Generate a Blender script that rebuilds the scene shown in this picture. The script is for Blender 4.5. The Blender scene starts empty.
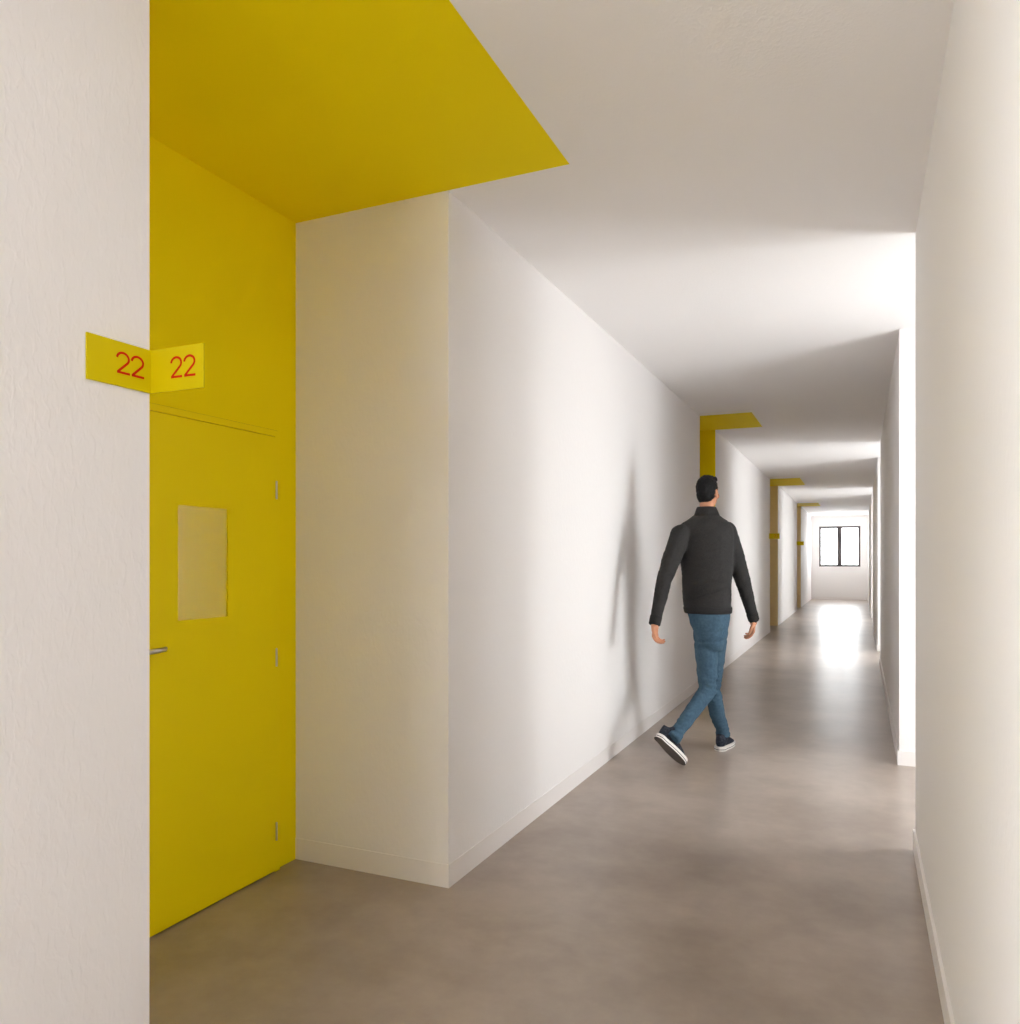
import bpy, bmesh, math, random
from mathutils import Vector, Matrix, noise
random.seed(7)
S = bpy.context.scene
COL = S.collection

# ---------------------------------------------------------------- materials
def new_mat(name):
    m = bpy.data.materials.new(name); m.use_nodes = True
    nt = m.node_tree
    return m, nt, nt.nodes['Principled BSDF']

def simple(name, col, rough=0.6, metal=0.0, spec=0.5):
    m, nt, b = new_mat(name)
    b.inputs['Base Color'].default_value = (*col, 1)
    b.inputs['Roughness'].default_value = rough
    b.inputs['Metallic'].default_value = metal
    b.inputs['Specular IOR Level'].default_value = spec
    return m

def plaster(name, col, rough=0.75, bump=0.25, scale=70.0, spec=0.3, dist=0.0016, stretch=0.45):
    m, nt, b = new_mat(name)
    b.inputs['Base Color'].default_value = (*col, 1)
    b.inputs['Roughness'].default_value = rough
    b.inputs['Specular IOR Level'].default_value = spec
    g = nt.nodes.new('ShaderNodeNewGeometry')
    mp = nt.nodes.new('ShaderNodeMapping'); mp.inputs['Scale'].default_value = (1, 1, stretch)
    n = nt.nodes.new('ShaderNodeTexNoise'); n.inputs['Scale'].default_value = scale
    n.inputs['Detail'].default_value = 2.0; n.inputs['Distortion'].default_value = 0.6
    r = nt.nodes.new('ShaderNodeValToRGB')
    r.color_ramp.elements[0].position = 0.42; r.color_ramp.elements[1].position = 0.75
    bp = nt.nodes.new('ShaderNodeBump'); bp.inputs['Strength'].default_value = bump
    bp.inputs['Distance'].default_value = dist
    nt.links.new(g.outputs['Position'], mp.inputs['Vector'])
    nt.links.new(mp.outputs['Vector'], n.inputs['Vector'])
    nt.links.new(n.outputs['Fac'], r.inputs['Fac'])
    nt.links.new(r.outputs['Color'], bp.inputs['Height'])
    nt.links.new(bp.outputs['Normal'], b.inputs['Normal'])
    return m

WHITE = (0.835, 0.815, 0.803)
YEL = (0.90, 0.725, 0.0)
M_wall = plaster('wall_paint', WHITE, bump=0.32, scale=62)
M_ceil = plaster('ceiling_paint', (0.89, 0.87, 0.858), bump=0.3, scale=80, stretch=1.0)
M_yel = plaster('yellow_paint', YEL, rough=0.7, bump=0.08, scale=90, spec=0.12)
M_tan = plaster('tan_return', (0.80, 0.66, 0.40), rough=0.6, bump=0.08, scale=90)  # tan tone for the farther recess returns and their skirting
M_yelc = plaster('yellow_ceiling_paint', YEL, rough=0.75, bump=0.10, scale=80, spec=0.12)
M_yeldoor = simple('yellow_door_lacquer', YEL, 0.5, spec=0.15)
M_shadow_line = simple('painted_shadow_line', (0.25, 0.18, 0.0), 0.8)
M_sign = simple('yellow_sign', (0.66, 0.53, 0.0), 0.5, spec=0.15)
M_red = simple('red_number', (0.58, 0.02, 0.004), 0.6, spec=0.1)
M_base = simple('baseboard_paint', (0.82, 0.79, 0.77), 0.45)
M_metal = simple('brushed_metal', (0.62, 0.58, 0.52), 0.3, metal=1.0)
M_frame = simple('dark_window_frame', (0.075, 0.06, 0.06), 0.45)

def floor_mat():
    m, nt, b = new_mat('polished_floor')
    L = nt.links.new
    g = nt.nodes.new('ShaderNodeNewGeometry')
    n1 = nt.nodes.new('ShaderNodeTexNoise'); n1.inputs['Scale'].default_value = 1.3; n1.inputs['Detail'].default_value = 6; n1.inputs['Roughness'].default_value = 0.6
    n2 = nt.nodes.new('ShaderNodeTexNoise'); n2.inputs['Scale'].default_value = 14; n2.inputs['Detail'].default_value = 5
    L(g.outputs['Position'], n1.inputs['Vector']); L(g.outputs['Position'], n2.inputs['Vector'])
    r1 = nt.nodes.new('ShaderNodeValToRGB')
    r1.color_ramp.elements[0].position = 0.38; r1.color_ramp.elements[0].color = (0.285, 0.230, 0.190, 1)
    r1.color_ramp.elements[1].position = 0.62; r1.color_ramp.elements[1].color = (0.400, 0.335, 0.285, 1)
    L(n1.outputs['Fac'], r1.inputs['Fac'])
    mx = nt.nodes.new('ShaderNodeMix'); mx.data_type = 'RGBA'; mx.blend_type = 'MULTIPLY'; mx.inputs[0].default_value = 0.25
    r2 = nt.nodes.new('ShaderNodeValToRGB')
    r2.color_ramp.elements[0].position = 0.3; r2.color_ramp.elements[0].color = (0.8, 0.8, 0.8, 1)
    r2.color_ramp.elements[1].position = 0.7; r2.color_ramp.elements[1].color = (1.1, 1.1, 1.1, 1)
    L(n2.outputs['Fac'], r2.inputs['Fac']); L(r1.outputs['Color'], mx.inputs[6]); L(r2.outputs['Color'], mx.inputs[7])
    L(mx.outputs[2], b.inputs['Base Color'])
    mr = nt.nodes.new('ShaderNodeMapRange'); mr.inputs['To Min'].default_value = 0.285; mr.inputs['To Max'].default_value = 0.34
    L(n1.outputs['Fac'], mr.inputs['Value']); L(mr.outputs['Result'], b.inputs['Roughness'])
    b.inputs['Specular IOR Level'].default_value = 0.5
    return m
M_floor = floor_mat()

def glass_mat():
    m, nt, b = new_mat('window_glass')
    nt.nodes.remove(b)
    out = nt.nodes['Material Output']
    t = nt.nodes.new('ShaderNodeBsdfTransparent'); t.inputs['Color'].default_value = (0.95, 0.96, 0.96, 1)
    g = nt.nodes.new('ShaderNodeBsdfGlossy'); g.inputs['Roughness'].default_value = 0.02
    mx = nt.nodes.new('ShaderNodeMixShader'); mx.inputs[0].default_value = 0.05
    nt.links.new(t.outputs[0], mx.inputs[1]); nt.links.new(g.outputs[0], mx.inputs[2]); nt.links.new(mx.outputs[0], out.inputs['Surface'])
    return m
M_glass = glass_mat()

def doorglass_mat():
    m, nt, b = new_mat('door_vision_glass')
    out = nt.nodes['Material Output']
    b.inputs['Base Color'].default_value = (0.87, 0.69, 0.0, 1); b.inputs['Roughness'].default_value = 0.5; b.inputs['Specular IOR Level'].default_value = 0.1
    g = nt.nodes.new('ShaderNodeBsdfGlossy'); g.inputs['Roughness'].default_value = 0.12; g.inputs['Color'].default_value = (0.9, 0.88, 0.85, 1)
    mx = nt.nodes.new('ShaderNodeMixShader'); mx.inputs[0].default_value = 0.26
    nt.links.new(b.outputs[0], mx.inputs[1]); nt.links.new(g.outputs[0], mx.inputs[2]); nt.links.new(mx.outputs[0], out.inputs['Surface'])
    return m
M_dglass = doorglass_mat()

# ---------------------------------------------------------------- helpers
def link(name, bm, mats, parent=None, smooth=False, loc=None):
    me = bpy.data.meshes.new(name)
    bmesh.ops.recalc_face_normals(bm, faces=bm.faces)
    bm.to_mesh(me); bm.free()
    if not isinstance(mats, (list, tuple)): mats = [mats]
    for m in mats: me.materials.append(m)
    if smooth:
        for p in me.polygons: p.use_smooth = True
    o = bpy.data.objects.new(name, me); COL.objects.link(o)
    if loc is not None:                      # move the origin there, geometry stays put
        me.transform(Matrix.Translation(-Vector(loc))); o.location = loc
    if parent:
        o.parent = parent
        o.location = Vector(loc if loc is not None else (0, 0, 0)) - WORLD[parent.name]
    WORLD[o.name] = Vector(loc) if loc is not None else Vector((0, 0, 0))
    return o
WORLD = {}

def empty(name, loc):
    o = bpy.data.objects.new(name, None); COL.objects.link(o); o.location = loc
    o.empty_display_size = 0.1; WORLD[o.name] = Vector(loc); return o

def box(bm, x0, x1, y0, y1, z0, z1, mi=0, bevel=0.0):
    vs = [bm.verts.new(p) for p in [(x0,y0,z0),(x1,y0,z0),(x1,y1,z0),(x0,y1,z0),(x0,y0,z1),(x1,y0,z1),(x1,y1,z1),(x0,y1,z1)]]
    fs = []
    for idx in ((3,2,1,0),(4,5,6,7),(0,1,5,4),(1,2,6,5),(2,3,7,6),(3,0,4,7)):
        f = bm.faces.new([vs[i] for i in idx]); f.material_index = mi; fs.append(f)
    if bevel:
        es = list({e for f in fs for e in f.edges})
        bmesh.ops.bevel(bm, geom=es, offset=bevel, segments=2, profile=0.6, affect='EDGES')
    return fs            # bottom, top, -y, +x, +y, -x

def bx(name, b, mat, parent=None, bevel=0.0, loc=None):
    bm = bmesh.new(); box(bm, *b, bevel=bevel)
    return link(name, bm, mat, parent, loc=loc)

def struct(o): o['kind'] = 'structure'; return o
def tag(o, label, cat, group=None):
    o['label'] = label; o['category'] = cat
    if group: o['group'] = group
    return o

def tube(bm, pts, radii, seg=16, cap=True, flat=1.0, up=Vector((0,0,1))):
    """rings perpendicular to a path; flat squeezes along the second axis"""
    pts = [Vector(p) for p in pts]; rings = []
    for i, p in enumerate(pts):
        d = (pts[min(i+1, len(pts)-1)] - pts[max(i-1, 0)]).normalized()
        a = up.cross(d)
        if a.length < 1e-3: a = Vector((1,0,0)).cross(d)
        a.normalize(); b = d.cross(a).normalized()
        r = radii[i] if isinstance(radii, (list, tuple)) else radii
        ra, rb = r if isinstance(r, (list, tuple)) else (r, r*flat)
        rings.append([bm.verts.new(p + a*ra*math.cos(2*math.pi*k/seg) + b*rb*math.sin(2*math.pi*k/seg)) for k in range(seg)])
    for i in range(len(rings)-1):
        for k in range(seg):
            bm.faces.new((rings[i][k], rings[i][(k+1)%seg], rings[i+1][(k+1)%seg], rings[i+1][k]))
    if cap:
        bm.faces.new(rings[0][::-1]); bm.faces.new(rings[-1])
    return rings

# ---------------------------------------------------------------- dimensions (metres), corridor runs along +Y
H = 2.8
XL, XR, XP, XW = -1.511, -2.273, -0.996, 0.228        # left wall, recess back wall, edge of the yellow ceiling, right wall
XO = 1.80                                              # window plane in the right-hand bays
Y0, YE = -5.0, 28.40
LEFT = [(1.336, 2.793), (8.215, 9.17), (15.12, 16.616), (21.88, 23.258)]       # door recesses on the left
RIGHT = [(-1.9, 0.9), (4.011, 5.648), (10.888, 12.562), (17.71, 19.669), (23.987, 25.70)]  # daylight bays on the right; the first is an added unlit niche
BH, BT = 0.093, 0.010                                  # skirting on the right stands proud, on the left it is almost flush
BL = 0.003

# floor
bm = bmesh.new(); box(bm, XR-0.3, XO+0.3, Y0-0.2, YE+0.3, -0.15, 0.0); struct(link('floor', bm, M_floor))

# ceiling: one slab whose underside is painted yellow over each recess
bm = bmesh.new()
xs = [XR-0.3, XR, XP, XO+0.3]
ys = [Y0-0.2] + [y for r in LEFT for y in r] + [YE+0.3]
V = {}
for i, x in enumerate(xs):
    for j, y in enumerate(ys): V[i, j] = bm.verts.new((x, y, H))
for i in range(len(xs)-1):
    for j in range(len(ys)-1):
        f = bm.faces.new((V[i,j], V[i,j+1], V[i+1,j+1], V[i+1,j]))
        f.material_index = 1 if (i == 1 and j % 2 == 1) else 0
ext = bmesh.ops.extrude_face_region(bm, geom=list(bm.faces))
for v in [g for g in ext['geom'] if isinstance(g, bmesh.types.BMVert)]: v.co.z += 0.15
for f in bm.faces:
    if f.calc_center_median().z > H + 0.01: f.material_index = 0
struct(link('ceiling', bm, [M_ceil, M_yelc]))

# left wall blocks (piers between the recesses)
LWY0, LWY1, LWZ0, LWZ1 = -1.1, 0.1, 0.35, 2.6            # unseen side window, added behind the camera to light the right wall
edges = [LWY1] + [y for r in LEFT for y in r] + [YE]
for k in range(0, len(edges), 2):
    y0, y1 = edges[k], edges[k+1]
    bm = bmesh.new(); fs = box(bm, XR-0.2, XL, y0, y1, 0, H)
    if k == 4: fs[2].material_index = 1                 # the second recess has its return painted yellow
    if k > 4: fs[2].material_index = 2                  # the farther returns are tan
    struct(link('wall_left', bm, [M_wall, M_yel, M_tan]))
    bm = bmesh.new()
    ya, yb = (y0 - (BL if k else 0)), (y1 + (BL if k+1 < len(edges)-1 else 0))
    # skirting wraps the pier: return face, long face, return face
    box(bm, XL, XL+BL, ya, yb, 0, BH, bevel=0.0)
    if k:
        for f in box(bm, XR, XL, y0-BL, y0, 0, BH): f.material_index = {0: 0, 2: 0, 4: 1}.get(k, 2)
    if k+1 < len(edges)-1: box(bm, XR, XL, y1, y1+BL, 0, BH)
    struct(link('baseboard_left', bm, [M_base, M_yel, M_tan]))

bm = bmesh.new()
for b in ((LWY0, LWY1, 0, LWZ0), (LWY0, LWY1, LWZ1, H), (Y0, LWY0, 0, H)): box(bm, XL-0.25, XL, *b)
struct(link('wall_left', bm, M_wall))

# yellow recess back walls
for k, (y0, y1) in enumerate(LEFT):
    bm = bmesh.new(); box(bm, XR-0.2, XR, y0, y1, 0, H)
    struct(link('wall_recess', bm, M_yel))

# right wall piers
redges = [Y0] + [y for r in RIGHT for y in r] + [YE]
for k in range(0, len(redges), 2):
    y0, y1 = redges[k], redges[k+1]
    bm = bmesh.new(); box(bm, XW, XO+0.15, y0, y1, 0, H)
    struct(link('wall_right', bm, M_wall))
    bm = bmesh.new()
    last = k+2 >= len(redges)
    box(bm, XW-BT, XW, y0-(BT if k else 0), y1+(0 if last else BT), 0, BH)
    if k: box(bm, XW, XO, y0-BT, y0, 0, BH)
    if not last: box(bm, XW, XO, y1, y1+BT, 0, BH)
    struct(link('baseboard_right', bm, M_base))

# end walls
WX0, WX1, WZ0, WZ1 = -1.266, 0.0, 1.10, 2.44
bm = bmesh.new()
box(bm, XR-0.2, WX0, YE, YE+0.2, 0, H); box(bm, WX1, XO+0.15, YE, YE+0.2, 0, H)
box(bm, WX0, WX1, YE, YE+0.2, 0, WZ0); box(bm, WX0, WX1, YE, YE+0.2, WZ1, H)
struct(link('wall_end', bm, M_wall))
bm = bmesh.new(); box(bm, XL+BT, XO, YE-BT, YE, 0, BH); struct(link('baseboard_end', bm, M_base))
BX0, BX1, BZ0, BZ1 = -1.45, -0.45, 0.55, 2.35  # unseen back window, added for more light from behind the camera
bm = bmesh.new()
box(bm, XR-0.2, BX0, Y0-0.2, Y0, 0, H); box(bm, BX1, XO+0.15, Y0-0.2, Y0, 0, H)
box(bm, BX0, BX1, Y0-0.2, Y0, 0, BZ0); box(bm, BX0, BX1, Y0-0.2, Y0, BZ1, H)
struct(link('wall_back', bm, M_wall))

# ---------------------------------------------------------------- windows
wn = [0]
def window(kind, a0, a1, z0, z1, plane, mull, out=1):
    """kind 'x': glazing in a plane x = plane running along y; kind 'y': in a plane y = plane running along x"""
    wn[0] += 1
    def B(u0, u1, w0, w1, za, zb):
        return (w0, w1, u0, u1, za, zb) if kind == 'x' else (u0, u1, w0, w1, za, zb)
    c = ((a0+a1)/2, plane) if kind == 'y' else (plane, (a0+a1)/2)
    root = empty('window_%d' % wn[0], (c[0], c[1], z0)); struct(root)
    f, t = 0.065, 0.03
    bm = bmesh.new()
    for b in (B(a0, a1, plane-t, plane+t, z0, z0+f), B(a0, a1, plane-t, plane+t, z1-f, z1),
              B(a0, a0+f, plane-t, plane+t, z0+f, z1-f), B(a1-f, a1, plane-t, plane+t, z0+f, z1-f)):
        box(bm, *b)
    link('window_frame', bm, M_frame, root)
    n = mull + 1; wdt = (a1-a0)/n
    for i in range(1, n):
        u = a0 + wdt*i
        bx('mullion', B(u-0.07, u+0.07, plane-t-0.006, plane+t, z0+f, z1-f), M_frame, root)
    for i in range(n):
        u0, u1 = a0 + wdt*i + f, a0 + wdt*(i+1) - f
        bx('window_pane', B(u0-0.02, u1+0.02, plane-0.004, plane+0.004, z0+f-0.01, z1-f+0.01), M_glass, root)
    # sky portal: only guides the sampling of the daylight that comes through this window
    ld = bpy.data.lights.new('daylight_portal', 'AREA'); ld.shape = 'RECTANGLE'
    ld.size, ld.size_y = a1-a0, z1-z0
    ld.cycles.is_portal = True
    lo = bpy.data.objects.new('daylight_portal', ld); COL.objects.link(lo)
    if kind == 'x':
        lo.location = (plane+0.08*out, (a0+a1)/2, (z0+z1)/2); lo.rotation_euler = (math.radians(90), 0, math.radians(90*out))
    else:
        lo.location = ((a0+a1)/2, plane+0.08*out, (z0+z1)/2); lo.rotation_euler = (math.radians(-90*out), 0, 0)
    return root

window('y', WX0, WX1, WZ0, WZ1, YE+0.06, 1)
window('y', BX0, BX1, BZ0, BZ1, Y0-0.1, 1, out=-1)  # added back window, brightens the recess returns
window('x', LWY0, LWY1, LWZ0, LWZ1, XL-0.12, 1, out=-1)  # added left window, fills the right wall and ceiling
for i, (y0, y1) in enumerate(RIGHT):
    SILL, HEAD = 0.25, (1.7 if i == 4 else 2.05)
    if i == 0:                                          # unlit niche added behind the camera to cut bounce on the left wall
        bm = bmesh.new(); box(bm, XO, XO+0.15, y0, y1, 0, H); struct(link('wall_bay', bm, M_wall)); continue
    ya, yb = y0+0.06, y0+(0.40 if i == 4 else 1.12)
    bm = bmesh.new()
    box(bm, XO, XO+0.15, y0, ya, 0, H); box(bm, XO, XO+0.15, yb, y1, 0, H)
    box(bm, XO, XO+0.15, ya, yb, 0, SILL); box(bm, XO, XO+0.15, ya, yb, HEAD, H)
    struct(link('wall_bay', bm, M_wall))
    window('x', ya, yb, SILL, HEAD, XO+0.06, 1)

# ---------------------------------------------------------------- door in the first recess
XD = XR + 0.022                                         # face of the leaf stands a little proud of the wall
LY0, LY1 = 1.835, 2.638
root = empty('door_1', (XR, (LY0+LY1)/2, 0)); struct(root)
bm = bmesh.new()
FT = 1.863
box(bm, XR, XR+0.016, LY0-0.035, LY0-0.004, 0, FT); box(bm, XR, XR+0.016, LY1+0.004, LY1+0.032, 0, FT)
box(bm, XR, XR+0.016, LY0-0.004, LY1+0.004, 1.838, FT)
link('door_frame', bm, M_yeldoor, root)
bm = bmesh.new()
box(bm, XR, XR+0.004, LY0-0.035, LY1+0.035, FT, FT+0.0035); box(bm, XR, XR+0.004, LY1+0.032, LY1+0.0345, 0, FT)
link('frame_shadow_line', bm, M_shadow_line, root)  # dark strips paint the thin line of shade beside the frame
gy0, gy1, gz0, gz1 = 2.116, 2.362, 1.097, 1.515
bm = bmesh.new()
zb = 0.008
for b in ((XR+0.001, XD, LY0, gy0, zb, 1.834), (XR+0.001, XD, gy1, LY1, zb, 1.834),
          (XR+0.001, XD, gy0, gy1, zb, gz0), (XR+0.001, XD, gy0, gy1, gz1, 1.834)):
    box(bm, *b)
leaf = link('door_leaf', bm, M_yeldoor, root)
bx('vision_panel', (XR+0.001, XD-0.005, gy0, gy1, gz0, gz1), M_dglass, root)
for z in (1.609, 0.904, 0.170):
    bm = bmesh.new()
    tube(bm, [(XD+0.001, LY1+0.002, z-0.036), (XD+0.001, LY1+0.002, z+0.036)], 0.0045, 12)
    tube(bm, [(XD+0.001, LY1+0.002, z+0.036), (XD+0.001, LY1+0.002, z+0.041)], [0.0055, 0.003], 12)
    h = link('hinge', bm, M_metal, root, smooth=False); h['label'] = 'slim metal hinge'
hz_, hy = 1.004, 1.895
bm = bmesh.new()
tube(bm, [(XD, hy, hz_), (XD+0.008, hy, hz_)], 0.026, 24)
tube(bm, [(XD+0.006, hy, hz_), (XD+0.045, hy, hz_)], 0.010, 16)
tube(bm, [(XD+0.045, hy-0.008, hz_), (XD+0.052, hy+0.03, hz_), (XD+0.052, hy+0.09, hz_+0.001), (XD+0.049, hy+0.118, hz_+0.003), (XD+0.040, hy+0.128, hz_+0.004)],
     [0.009, 0.009, 0.0085, 0.0085, 0.007], 16)
h = link('door_handle', bm, M_metal, root, smooth=True); h['label'] = 'satin metal lever handle'

# ---------------------------------------------------------------- number signs
def two(bm, org, ux, uz, nrm, h, sw, th):
    """one light geometric '2' drawn as a ribbon of width sw"""
    pts = []
    cx, cy, r = 0.30, 0.70, 0.27
    for k in range(15):
        a = math.radians(178 - k*(178+38)/14)
        pts.append((cx + r*math.cos(a), cy + r*math.sin(a)))
    pts.append((0.05, 0.035)); 
    pts2 = [(0.03, 0.035), (0.62, 0.035)]
    for pl in (pts, pts2):
        P2 = [Vector((p[0]*1.2, p[1]))*h for p in pl]
        L, R = [], []
        for i, p in enumerate(P2):
            d = (P2[min(i+1, len(P2)-1)] - P2[max(i-1, 0)]).normalized()
            n = Vector((-d.y, d.x))*sw/2
            L.append(p+n); R.append(p-n)
        def W(q, o): return bm.verts.new(Vector(org) + Vector(ux)*q.x + Vector(uz)*q.y + Vector(nrm)*o)
        a0 = [W(q, 0) for q in L]; b0 = [W(q, 0) for q in R]; a1 = [W(q, th) for q in L]; b1 = [W(q, th) for q in R]
        for i in range(len(P2)-1):
            bm.faces.new((a1[i], a1[i+1], b1[i+1], b1[i])); bm.faces.new((a0[i], b0[i], b0[i+1], a0[i+1]))
            bm.faces.new((a0[i], a0[i+1], a1[i+1], a1[i])); bm.faces.new((b0[i], b1[i], b1[i+1], b0[i+1]))
        bm.faces.new((a0[0], a1[0], b1[0], b0[0])); bm.faces.new((a0[-1], b0[-1], b1[-1], a1[-1]))

def make_sign():
    yc = LEFT[0][0]; z0, z1 = 1.703, 1.8025; t = 0.0045; w = 0.166
    root = empty('number_sign', (XL, yc, z0))
    bm = bmesh.new()
    # folded plate: one wing flat on the wall, the other standing out into the corridor
    pl = [(XL+0.0008, yc-w), (XL+0.0008+t, yc-w), (XL+0.0008+t, yc-0.0005), (XL+w, yc-0.0005), (XL+w, yc+t-0.0005), (XL+0.0008, yc+t-0.0005)]
    lo = [bm.verts.new((x, y, z0)) for x, y in pl]; hi = [bm.verts.new((x, y, z1)) for x, y in pl]
    bm.faces.new(lo[::-1]); bm.faces.new(hi)
    for i in range(6): bm.faces.new((lo[i], lo[(i+1)%6], hi[(i+1)%6], hi[i]))
    link('plate', bm, M_sign, root)
    dh = 0.0475; sw = 0.0053
    bm = bmesh.new()
    for k in range(2): two(bm, (XL+0.0008+t+0.0001, yc-0.0935+k*0.0386, 1.7325), (0,1,0), (0,0,1), (1,0,0), dh, sw, 0.0004)
    link('number', bm, M_red, root)
    bm = bmesh.new()
    for k in range(2): two(bm, (-1.4435+k*0.0402, yc-0.0006, 1.7325), (1,0,0), (0,0,1), (0,-1,0), dh, sw, 0.0004)
    link('number', bm, M_red, root)
    return root
sg = make_sign()
tag(sg, 'folded yellow plate with red 22 on both wings, on the nearest wall corner', 'sign', 'yellow number signs on the wall corners')
for yc, lab in ((LEFT[2][0], 'small yellow number sign on a wall corner, just right of the walking man'),
                (LEFT[3][0], 'smallest, farthest yellow number sign, nearest the end window')):
    r = sg.copy(); COL.objects.link(r); r.location = (XL, yc, 1.703); r['label'] = lab
    for ch in sg.children:
        c = ch.copy(); COL.objects.link(c); c.parent = r

# ---------------------------------------------------------------- the walking man
TH, F, HZ, CH = 0.418, 788.8, 560.08, 1.316
def P(u, v, d):
    """world position of a sight line (u, v) at distance d: used only to lay out the man's joints"""
    r = (u-510)/F*d; c, s = math.cos(TH), math.sin(TH)
    return Vector((r*c - d*s, r*s + d*c, CH - (v-HZ)*d/F))

def capsule(bm, a, b, ra, rb, seg=14):
    a, b = Vector(a), Vector(b); ax = (b-a)
    if ax.length < 1e-5: ax = Vector((0,0,1e-4))
    d = ax.normalized(); L = ax.length
    pts, rad = [], []
    for k in range(5):
        t = math.radians(90 - 90*k/5); pts.append(a - d*ra*math.sin(t)); rad.append(max(1e-4, ra*math.cos(t)))
    pts.append(a); rad.append(ra); pts.append(b); rad.append(rb)
    for k in range(1, 6):
        t = math.radians(90*k/5); pts.append(b + d*rb*math.sin(t)); rad.append(max(1e-4, rb*math.cos(t)))
    # frame fixed by the axis
    up = Vector((0,0,1)) if abs(d.z) < 0.9 else Vector((0,1,0))
    n1 = up.cross(d).normalized(); n2 = d.cross(n1)
    rings = [[bm.verts.new(p + n1*r*math.cos(2*math.pi*k/seg) + n2*r*math.sin(2*math.pi*k/seg)) for k in range(seg)] for p, r in zip(pts, rad)]
    for i in range(len(rings)-1):
        for k in range(seg):
            bm.faces.new((rings[i][k], rings[i][(k+1)%seg], rings[i+1][(k+1)%seg], rings[i+1][k]))
    bm.faces.new(rings[0][::-1]); bm.faces.new(rings[-1])

def limb(bm, pts, rad):
    for i in range(len(pts)-1): capsule(bm, pts[i], pts[i+1], rad[i], rad[i+1])

def ball(bm, c, r, M=None, seg=20):
    """ellipsoid, r = three radii along the axes of M"""
    mat = Matrix.Translation(Vector(c)) @ (M.to_4x4() if M else Matrix.Identity(4)) @ Matrix.Diagonal((*r, 1))
    bmesh.ops.create_uvsphere(bm, u_segments=seg, v_segments=seg//2+2, radius=1, matrix=mat)

def loft(bm, secs, seg=28, power=2.3):
    """secs: (centre, half width, half depth, lateral axis, depth axis): closed superellipse tube"""
    rings = []
    for c, a, b, L, D in secs:
        ring = []
        for k in range(seg):
            t = 2*math.pi*k/seg; ct, st = math.cos(t), math.sin(t)
            x = math.copysign(abs(ct)**(2/power), ct); y = math.copysign(abs(st)**(2/power), st)
            ring.append(bm.verts.new(Vector(c) + L*a*x + D*b*y))
        rings.append(ring)
    for i in range(len(rings)-1):
        for k in range(seg):
            bm.faces.new((rings[i][k], rings[i][(k+1)%seg], rings[i+1][(k+1)%seg], rings[i+1][k]))
    bm.faces.new(rings[0][::-1]); bm.faces.new(rings[-1])

def skin(name, bm, mat, parent, voxel=0.006, smooth=4, disp=None, label=None, cut=None):
    """fuse overlapping closed shapes into one continuous surface"""
    bmesh.ops.recalc_face_normals(bm, faces=bm.faces)
    me = bpy.data.meshes.new(name+'_raw'); bm.to_mesh(me); bm.free()
    t = bpy.data.objects.new(name+'_raw', me); COL.objects.link(t)
    m = t.modifiers.new('r', 'REMESH'); m.mode = 'VOXEL'; m.voxel_size = voxel
    m = t.modifiers.new('s', 'SMOOTH'); m.factor = 0.5; m.iterations = smooth
    dg = bpy.context.evaluated_depsgraph_get(); dg.update()
    out = bpy.data.meshes.new_from_object(t.evaluated_get(dg))
    bpy.data.objects.remove(t); bpy.data.meshes.remove(me)
    b2 = bmesh.new(); b2.from_mesh(out); bpy.data.meshes.remove(out)
    if disp:
        b2.normal_update()
        new = [v.co + v.normal*disp(v.co) for v in b2.verts]
        for v, q in zip(b2.verts, new): v.co = q
    if cut: cut(b2)
    o = link(name, b2, mat, parent, smooth=True, loc=WORLD[parent.name])
    if label: o['label'] = label
    return o

def cloth_mat(name, col, col2, scale, rough=0.85, stretch=(1,1,1), sheen=0.2):
    m, nt, b = new_mat(name); L = nt.links.new
    g = nt.nodes.new('ShaderNodeNewGeometry'); mp = nt.nodes.new('ShaderNodeMapping'); mp.inputs['Scale'].default_value = stretch
    n = nt.nodes.new('ShaderNodeTexNoise'); n.inputs['Scale'].default_value = scale; n.inputs['Detail'].default_value = 5
    r = nt.nodes.new('ShaderNodeValToRGB'); r.color_ramp.elements[0].position = 0.35; r.color_ramp.elements[1].position = 0.65
    r.color_ramp.elements[0].color = (*col, 1); r.color_ramp.elements[1].color = (*col2, 1)
    L(g.outputs['Position'], mp.inputs['Vector']); L(mp.outputs['Vector'], n.inputs['Vector']); L(n.outputs['Fac'], r.inputs['Fac']); L(r.outputs['Color'], b.inputs['Base Color'])
    b.inputs['Roughness'].default_value = rough; b.inputs['Specular IOR Level'].default_value = 0.15
    return m
M_skin = simple('skin', (0.52, 0.235, 0.13), 0.55)
M_hair = cloth_mat('black_hair', (0.003, 0.003, 0.003), (0.010, 0.009, 0.009), 160, 0.6, (1,1,0.3))
M_jacket = cloth_mat('charcoal_knit', (0.024, 0.0235, 0.0235), (0.040, 0.038, 0.037), 220)
M_trim = cloth_mat('dark_rib', (0.020, 0.019, 0.019), (0.032, 0.030, 0.030), 200)
M_jeans = cloth_mat('blue_denim', (0.042, 0.082, 0.120), (0.056, 0.104, 0.150), 60)
M_stitch = simple('jeans_stitch', (0.22, 0.26, 0.30), 0.8)
M_shoe = cloth_mat('navy_black_shoe', (0.010, 0.012, 0.020), (0.035, 0.040, 0.055), 90, 0.6)
M_sole = simple('white_rubber_sole', (0.72, 0.69, 0.66), 0.5)
M_outsole = simple('worn_outsole', (0.10, 0.085, 0.075), 0.7)
M_stripe = simple('dark_sole_stripe', (0.02, 0.02, 0.025), 0.5)
M_lace = simple('shoe_lace', (0.55, 0.55, 0.55), 0.8)
M_eye = simple('eye', (0.12, 0.08, 0.06), 0.2); M_lip = simple('lip', (0.42, 0.14, 0.10), 0.5)

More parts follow.
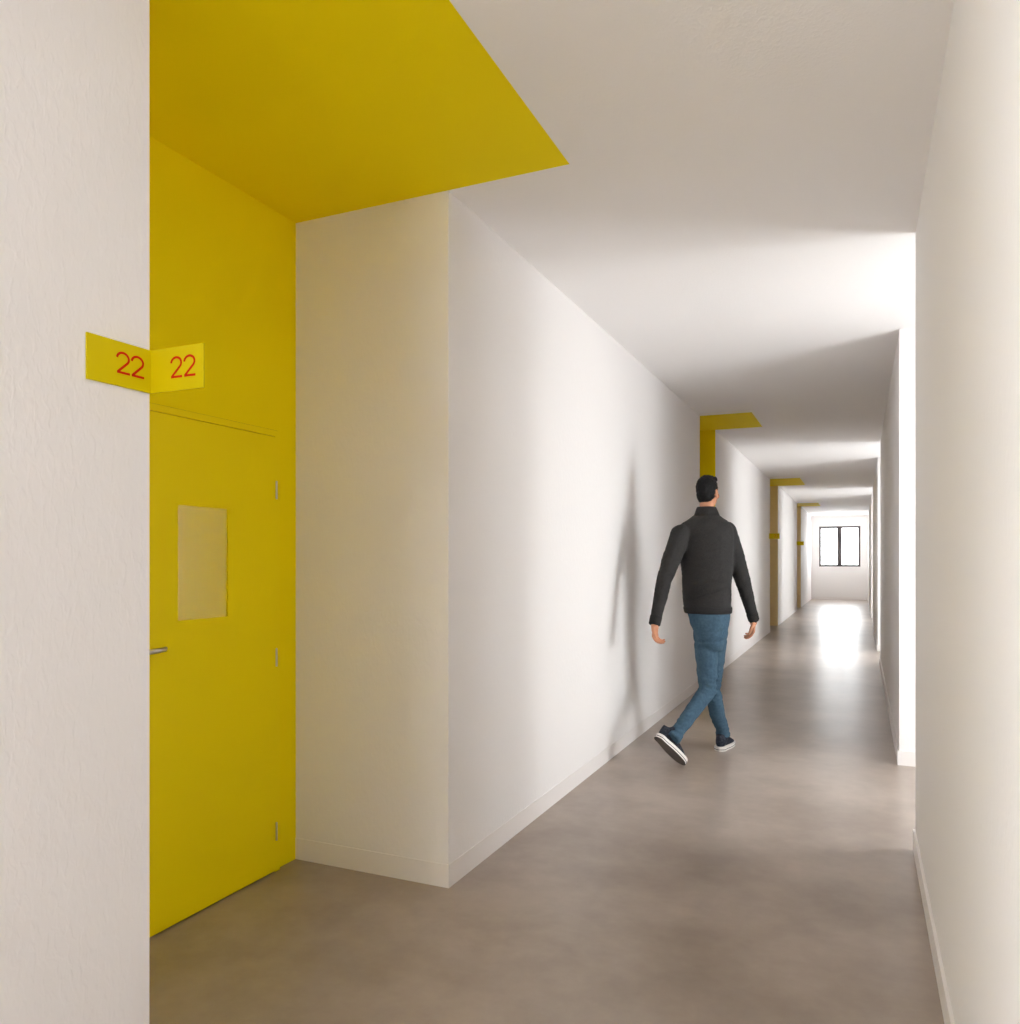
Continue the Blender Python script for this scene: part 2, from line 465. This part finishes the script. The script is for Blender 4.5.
DP = 5.32                                             # distance of the hips
root = empty('person', (P(706, 700, DP).x, P(706, 700, DP).y, 0))
tag(root, 'man seen from behind walking away, dark grey jacket, blue jeans, sneakers, arms hanging', 'person')
LAT = Vector((math.cos(-0.02), math.sin(-0.02), 0)); DEP = Vector((-LAT.y, LAT.x, 0)); UP = Vector((0,0,1))
px = DP/F                                             # metres per pixel at the hips

# joints
neck = P(706.5, 514, DP-0.01); headc = P(707.5, 492.5, DP+0.02)
shL, shR = P(680.5, 534, DP-0.02), P(727.0, 531, DP+0.02)
elL, elR = P(664.5, 579, DP-0.13), P(742.0, 578, DP-0.02)
wrL, wrR = P(655.2, 621, DP-0.20), P(753.0, 617, DP+0.13)
hipL, hipR = P(705, 628, DP), P(716, 628, DP)
knL, knR = P(708.0, 690, DP-0.03), P(712.0, 688, DP+0.11)
anL, anR = P(675.5, 735, 5.02), P(722.5, 737, 5.50)

def sec(v, u0, u1, dep, off=0.0, y=0.0):
    c = P((u0+u1)/2, v, DP+off); return (c, (u1-u0)/2*px, dep, LAT, DEP)

# --- body (one surface): torso, neck, head, arms, hands, legs, feet
bm = bmesh.new()
loft(bm, [sec(527, 688, 724, .06), sec(534, 680, 729, .085), sec(550, 684, 730, .105), sec(575, 687, 727, .10), sec(598, 689, 726, .09), sec(615, 693, 725, .09), sec(632, 699, 722, .085)])
limb(bm, [P(706.5, 524, DP-0.01), neck, P(707, 503, DP+.01)], [.060, .050, .048])
limb(bm, [shL, elL, wrL], [.042, .030, .022]); limb(bm, [shR, elR, wrR], [.042, .030, .022])
limb(bm, [hipL, knL, (knL+anL)/2, anL], [.066, .044, .038, .030]); limb(bm, [hipR, knR, (knR+anR)/2, anR], [.066, .044, .038, .030])
# head, turned slightly to the right
yaw = -0.22
HF = Vector((math.sin(-yaw), math.cos(yaw), 0)); HR = Vector((HF.y, -HF.x, 0))      # face direction, its right
HM = Matrix((HR, HF, UP)).transposed()
hc = headc + UP*0.008
ball(bm, hc + UP*0.012 - HF*0.008, (.064, .084, .088), HM, 28)
ball(bm, hc - UP*0.045 + HF*0.022, (.054, .062, .068), HM, 24)
ball(bm, hc - UP*0.088 + HF*0.058, (.026, .024, .020), HM)                 # chin
limb(bm, [hc + HF*0.080 + UP*0.006, hc + HF*0.100 - UP*0.030], [.009, .014])   # nose
limb(bm, [hc + HF*0.078 + UP*0.018 - HR*0.034, hc + HF*0.080 + UP*0.018 + HR*0.034], [.010, .010])   # brow
for s in (-1, 1):
    ball(bm, hc + HR*s*0.065 - UP*0.018 - HF*0.004, (.010, .018, .031), HM)   # ears
    ball(bm, hc + HR*s*0.038 - UP*0.030 + HF*0.062, (.020, .020, .020), HM)   # cheeks

def hand(bm, wr, dirn, palmn, curl, thumbside, k=1.0):
    """dirn: along the hand, palmn: out of the palm, thumbside: +-1 for the side the thumb leaves"""
    d = dirn.normalized(); n = (palmn - d*palmn.dot(d)).normalized(); sd = d.cross(n)*thumbside
    pc = wr + d*0.058*k
    M = Matrix((sd, d, n)).transposed()
    ball(bm, pc - d*0.012*k, (.038*k, .044*k, .015*k), M); ball(bm, pc + d*0.020*k, (.040*k, .028*k, .013*k), M)
    limb(bm, [wr - d*0.02, wr + d*0.03*k], [.025*k, .025*k])
    for i, (o, ln) in enumerate(((.030, .070), (.010, .078), (-.010, .073), (-.029, .058))):
        q = pc + d*0.032*k + sd*o*k; a = 0.15; pts = [q - d*0.015*k, q]; dd = d.copy()
        for j, f in enumerate((.45, .32, .26)):
            a += curl*(1 + 0.12*i)
            dd = d*math.cos(a) + n*math.sin(a); q = q + dd*ln*f*k; pts.append(q)
        limb(bm, pts, [.0088*k, .0088*k, .0082*k, .0076*k, .0068*k])
    q0 = pc - d*0.030*k + sd*0.026*k
    q1 = q0 + (sd*0.75 + d*0.55 + n*0.35).normalized()*0.036*k
    q2 = q1 + (sd*0.30 + d*0.90 + n*0.35).normalized()*0.030*k
    q3 = q2 + (sd*0.05 + d*0.95 + n*0.40).normalized()*0.024*k
    limb(bm, [q0, q1, q2, q3], [.013*k, .0115*k, .010*k, .008*k])
hand(bm, wrL + (wrL-elL).normalized()*0.012, Vector((.05, -.10, -1)), LAT*1.0 + DEP*(-.2), 0.42, 1)
hand(bm, wrR + (wrR-elR).normalized()*0.012, Vector((-.02, .15, -1)), -LAT*1.0 + DEP*(-.2), 0.38, -1)
# feet inside the shoes
def foot_frame(heel, toe, upn):
    f = (Vector(toe)-Vector(heel)); L = f.length; f.normalize(); n = (upn - f*upn.dot(f)).normalized(); return f, n, f.cross(n), L
SOLE = 0.030
heelR = Vector((P(719.0, 751, 5.43).x, P(719.0, 751, 5.43).y, 0)); dirR = Vector((.13, .992, 0)); toeR = heelR + dirR*0.28
toeL = P(682.5, 766.5, 5.035); toeL.z = 0.008
heelL = P(656.0, 737, 4.99)
fl = (toeL-heelL); toeL = heelL + fl.normalized()*min(0.29, max(0.275, fl.length)); toeL.z = max(toeL.z, 0.008)
upL = (Vector((0.45, 0.75, 0.55)))
feet = [(heelL, toeL, upL, anL), (heelR, toeR, UP, anR)]
for he, to, upn, an in feet:
    f, n, sd, L = foot_frame(he, to, upn)
    limb(bm, [an, he + f*0.06 + n*0.075, he + f*0.15 + n*0.058, he + f*(L-0.06) + n*0.048], [.028, .024, .018, .014])
body = skin('body', bm, M_skin, root, voxel=0.0048, smooth=3)

# hair: cap over the skull, cut short at the neck and clear of the face
bm = bmesh.new()
ball(bm, hc + UP*0.020 - HF*0.014, (.069, .086, .090), HM, 32)
ball(bm, hc - UP*0.022 - HF*0.032, (.061, .062, .066), HM, 24)
ball(bm, hc + UP*0.080 + HF*0.020, (.055, .066, .028), HM, 24)
def cut_hair(b):
    kill = []
    for v in b.verts:
        q = v.co - hc; x, y, z = q.dot(HR), q.dot(HF), q.z
        lim = -0.078 + max(0.0, y+0.045)*0.95 if y < 0.045 else 0.030 + (y-0.045)*1.2
        if z < lim: kill.append(v)
    bmesh.ops.delete(b, geom=kill, context='VERTS')
hair = skin('hair', bm, M_hair, root, voxel=0.005, smooth=1,
            disp=lambda c: 0.005*noise.noise(c*60) + 0.003*noise.noise(c*140), cut=cut_hair, label='short black hair')
for s in (-1, 1):
    bm = bmesh.new(); ball(bm, hc + HF*0.070 + HR*s*0.027 + UP*0.002, (.010, .009, .007), HM, 16)
    link('eye', bm, M_eye, root, smooth=True, loc=WORLD['person'])
bm = bmesh.new(); ball(bm, hc + HF*0.080 - UP*0.058, (.022, .010, .007), HM, 16)
link('mouth', bm, M_lip, root, smooth=True, loc=WORLD['person'])

# --- jacket
bm = bmesh.new()
loft(bm, [sec(513.5, 697.5, 716, .062), sec(518, 690, 722, .082), sec(523, 682, 729.5, .098), sec(530, 677, 733, .112), sec(542, 678.5, 733, .125), sec(558, 681, 732.5, .130, -0.01),
          sec(575, 682, 731.5, .128, -0.01), sec(590, 682.5, 730.5, .126, -0.01), sec(603, 683.5, 730.5, .124, 0), sec(610.5, 685, 730.5, .122, 0)], power=2.25)
for sh, el, wr in ((shL, elL, wrL), (shR, elR, wrR)):
    limb(bm, [sh, (sh+el)/2, el, el+(wr-el)*.45, wr], [.066, .064, .052, .046, .036])
def folds(c):
    z = c.z
    q = Vector((c.x*9, c.y*9, z*15 + c.x*16))
    f = 0.0030*noise.noise(q) + 0.0025*noise.noise(Vector((c.x*22, c.y*22, z*60 - c.x*30)))
    # soft creases across the small of the back and at the elbows
    for zc, k, amp, w in ((P(0, 596, DP).z, .95, .016, .013), (P(0, 583, DP).z, .45, .010, .014), (P(0, 568, DP).z, -.35, .006, .016)):
        dz = z - (zc + (c.x - root.location.x)*k*0.3 + 0.01*noise.noise(c*8)); f -= amp*math.exp(-(dz/w)**2)*math.exp(-((c.x-root.location.x-0.02)/0.11)**4)
    return f
jacket = skin('jacket', bm, M_jacket, root, voxel=0.0065, smooth=6, disp=folds, label='dark charcoal jacket')
bm = bmesh.new()
loft(bm, [sec(507.0, 697.4, 715.6, .066, 0.004), sec(509, 696.4, 716.6, .072, .002), sec(516, 694, 719.5, .080)], power=2.1, seg=40)
link('collar', bm, M_trim, root, smooth=True, loc=WORLD['person'])['label'] = 'stand-up collar'
for wr, el in ((wrL, elL), (wrR, elR)):
    d = (wr-el).normalized(); bm = bmesh.new()
    tube(bm, [wr - d*0.035, wr - d*0.028, wr + d*0.022, wr + d*0.028], [.036, .040, .038, .034], 20, up=Vector((0,1,0)))
    link('cuff', bm, M_trim, root, smooth=True, loc=WORLD['person'])
bm = bmesh.new()
loft(bm, [sec(606.5, 684.2, 731.0, .126), sec(608, 683.7, 731.5, .130), sec(612, 684.6, 731.2, .130), sec(613.2, 685.6, 730.4, .124)], power=2.25, seg=40)
link('hem_band', bm, M_trim, root, smooth=True, loc=WORLD['person'])

# --- jeans
bm = bmesh.new()
loft(bm, [sec(606, 688, 728, .112), sec(614, 688, 729.5, .118, -.01), sec(624, 691, 728.5, .125, -.015), sec(634, 695.5, 726.5, .122, -.015), sec(643, 698, 724, .110, -.01), sec(650, 699, 722, .085)], power=2.2)
mL, mR = (knL+anL)/2 + Vector((0, -.012, 0)), (knR+anR)/2 + Vector((0, -.012, 0))
limb(bm, [hipL + UP*-.02, (hipL+knL)/2, knL, mL, mL + (anL-mL)*.7], [.080, .074, .058, .051, .044])
tube(bm, [mL, mL + (anL-mL)*.6, anL + (anL-knL)*.09], [.049, .045, .045], 20, up=Vector((0,1,0)))
limb(bm, [hipR + UP*-.02, (hipR+knR)/2, knR, mR, anR + UP*.05], [.080, .074, .058, .053, .045])
tube(bm, [mR, anR + UP*.05, anR + UP*.004], [.051, .047, .050], 20, up=Vector((0,1,0)))
def denim(c):
    f = 0.004*noise.noise(Vector((c.x*12, c.y*12, c.z*26)))
    for a in (anL, anR, knL, knR):
        dd = (c-a).length
        if dd < 0.20: f += 0.010*noise.noise(Vector((c.x*14+3, c.y*14, c.z*52 + c.x*22)))*(1-dd/0.20)
    z1 = P(0, 641, DP).z + (c.x-root.location.x)*0.10
    f -= 0.004*math.exp(-((c.z - z1)/0.010)**2)
    return f
skin('jeans', bm, M_jeans, root, voxel=0.006, smooth=5, disp=denim, label='slim blue jeans')

# --- sneakers
def outline(t, L):
    """half widths (inner, outer) of the last at fraction t of its length"""
    w = 0.036 + 0.012*math.sin(math.pi*min(1, max(0, (t-0.25)/0.75))**0.9) if t > 0.25 else 0.036
    e = min(1, (t/0.10))**0.5 if t < 0.10 else 1
    g = max(0.0, 1-((t-0.80)/0.20)**2)**0.5 if t > 0.80 else 1
    return w*e*g
for he, to, upn, an in feet:
    f, n, sd, L = foot_frame(he, to, upn)
    o = Vector(he)
    lab = 'white-soled dark sneaker'
    bm = bmesh.new()
    N = 16
    upper = []
    for i in range(N+1):
        t = 0.01 + 0.98*i/N; w = max(0.004, outline(t, L)*0.97)
        top = 0.105 if t < 0.12 else (0.112 - (t-0.12)*0.05 if t < 0.36 else max(0.030, 0.100 - (t-0.36)*0.115))
        if t > 0.88: top = max(0.022, top - (t-0.88)*0.25)
        hgt = top - 0.018
        upper.append((o + f*t*L + n*(0.018+hgt/2), w, hgt/2, sd, n))
    loft(bm, upper, seg=20, power=2.4)
    limb(bm, [o + f*0.060 + n*0.070, (o + f*0.060 + n*0.115)*0.35 + an*0.65], [.040, .042])
    sh = skin('sneaker', bm, M_shoe, root, voxel=0.005, smooth=3, label=lab)
    bm = bmesh.new()
    for (za, zb, k, mt) in ((0.0, SOLE, 1.10, 0),):
        ring_lo, ring_hi = [], []
        pts = []
        M_ = 40
        for i in range(M_):
            a = 2*math.pi*i/M_; t = 0.5 - 0.5*math.cos(a); w = max(0.002, outline(min(.999, max(.001, t)), L))*k
            sgn = 1 if a < math.pi else -1
            pts.append(o + f*(t*1.04-0.02)*L + sd*w*sgn)
        lo = [bm.verts.new(p) for p in pts]; hi = [bm.verts.new(p + n*SOLE) for p in pts]
        fb = bm.faces.new(lo[::-1]); fb.material_index = 1; bm.faces.new(hi)
        for i in range(M_): bm.faces.new((lo[i], lo[(i+1)%M_], hi[(i+1)%M_], hi[i]))
    so = link('sole', bm, [M_sole, M_outsole], sh, smooth=False, loc=WORLD['person']); so['label'] = 'white rubber sole'
    bm = bmesh.new()
    c0 = o + f*L*0.5
    a = [c0 + (p-c0)*1.012 + n*0.009 for p in pts]; b = [c0 + (p-c0)*1.012 + n*0.013 for p in pts]
    a2 = [c0 + (p-c0)*0.98 + n*0.009 for p in pts]; b2 = [c0 + (p-c0)*0.98 + n*0.013 for p in pts]
    A, B, A2, B2 = ([bm.verts.new(q) for q in l] for l in (a, b, a2, b2))
    for i in range(M_):
        j = (i+1) % M_
        bm.faces.new((A[i], A[j], B[j], B[i])); bm.faces.new((A2[i], B2[i], B2[j], A2[j]))
        bm.faces.new((A[i], A2[i], A2[j], A[j])); bm.faces.new((B[i], B[j], B2[j], B2[i]))
    link('sole_stripe', bm, M_stripe, sh, smooth=False, loc=WORLD['person'])
    bm = bmesh.new()
    for k in range(5):
        t = 0.40 + 0.065*k; z = max(0.030, 0.100 - (t-0.36)*0.115) + 0.002
        tube(bm, [o + f*t*L + n*(z-0.008) - sd*0.022, o + f*t*L + n*z, o + f*t*L + n*(z-0.008) + sd*0.022], 0.0028, 8)
    link('laces', bm, M_lace, sh, smooth=True, loc=WORLD['person'])


# ---------------------------------------------------------------- daylight
w = bpy.data.worlds.new('world'); S.world = w; w.use_nodes = True
bg = w.node_tree.nodes['Background']
bg.inputs['Color'].default_value = (0.965, 0.98, 1.0, 1); bg.inputs['Strength'].default_value = 4.0

# ---------------------------------------------------------------- camera
cd = bpy.data.cameras.new('camera'); co = bpy.data.objects.new('camera', cd); COL.objects.link(co)
co.location = (0, 0, 1.316); co.rotation_euler = (math.radians(90), 0, 0.418)
cd.sensor_fit = 'HORIZONTAL'; cd.sensor_width = 36; cd.lens = 788.8*36/1020; cd.shift_y = (560.08-512)/1020
cd.clip_start = 0.02
S.camera = co

S.view_settings.view_transform = 'Standard'; S.view_settings.look = 'None'
S.view_settings.gamma = 1; S.view_settings.use_curve_mapping = False
S.view_settings.exposure = 2.42
c = S.cycles
c.use_denoising = True
try: c.denoiser = 'OPENIMAGEDENOISE'
except Exception: pass
c.max_bounces = 14; c.diffuse_bounces = 10; c.glossy_bounces = 6; c.transparent_max_bounces = 12
c.sample_clamp_indirect = 8.0; c.caustics_reflective = False; c.caustics_refractive = False
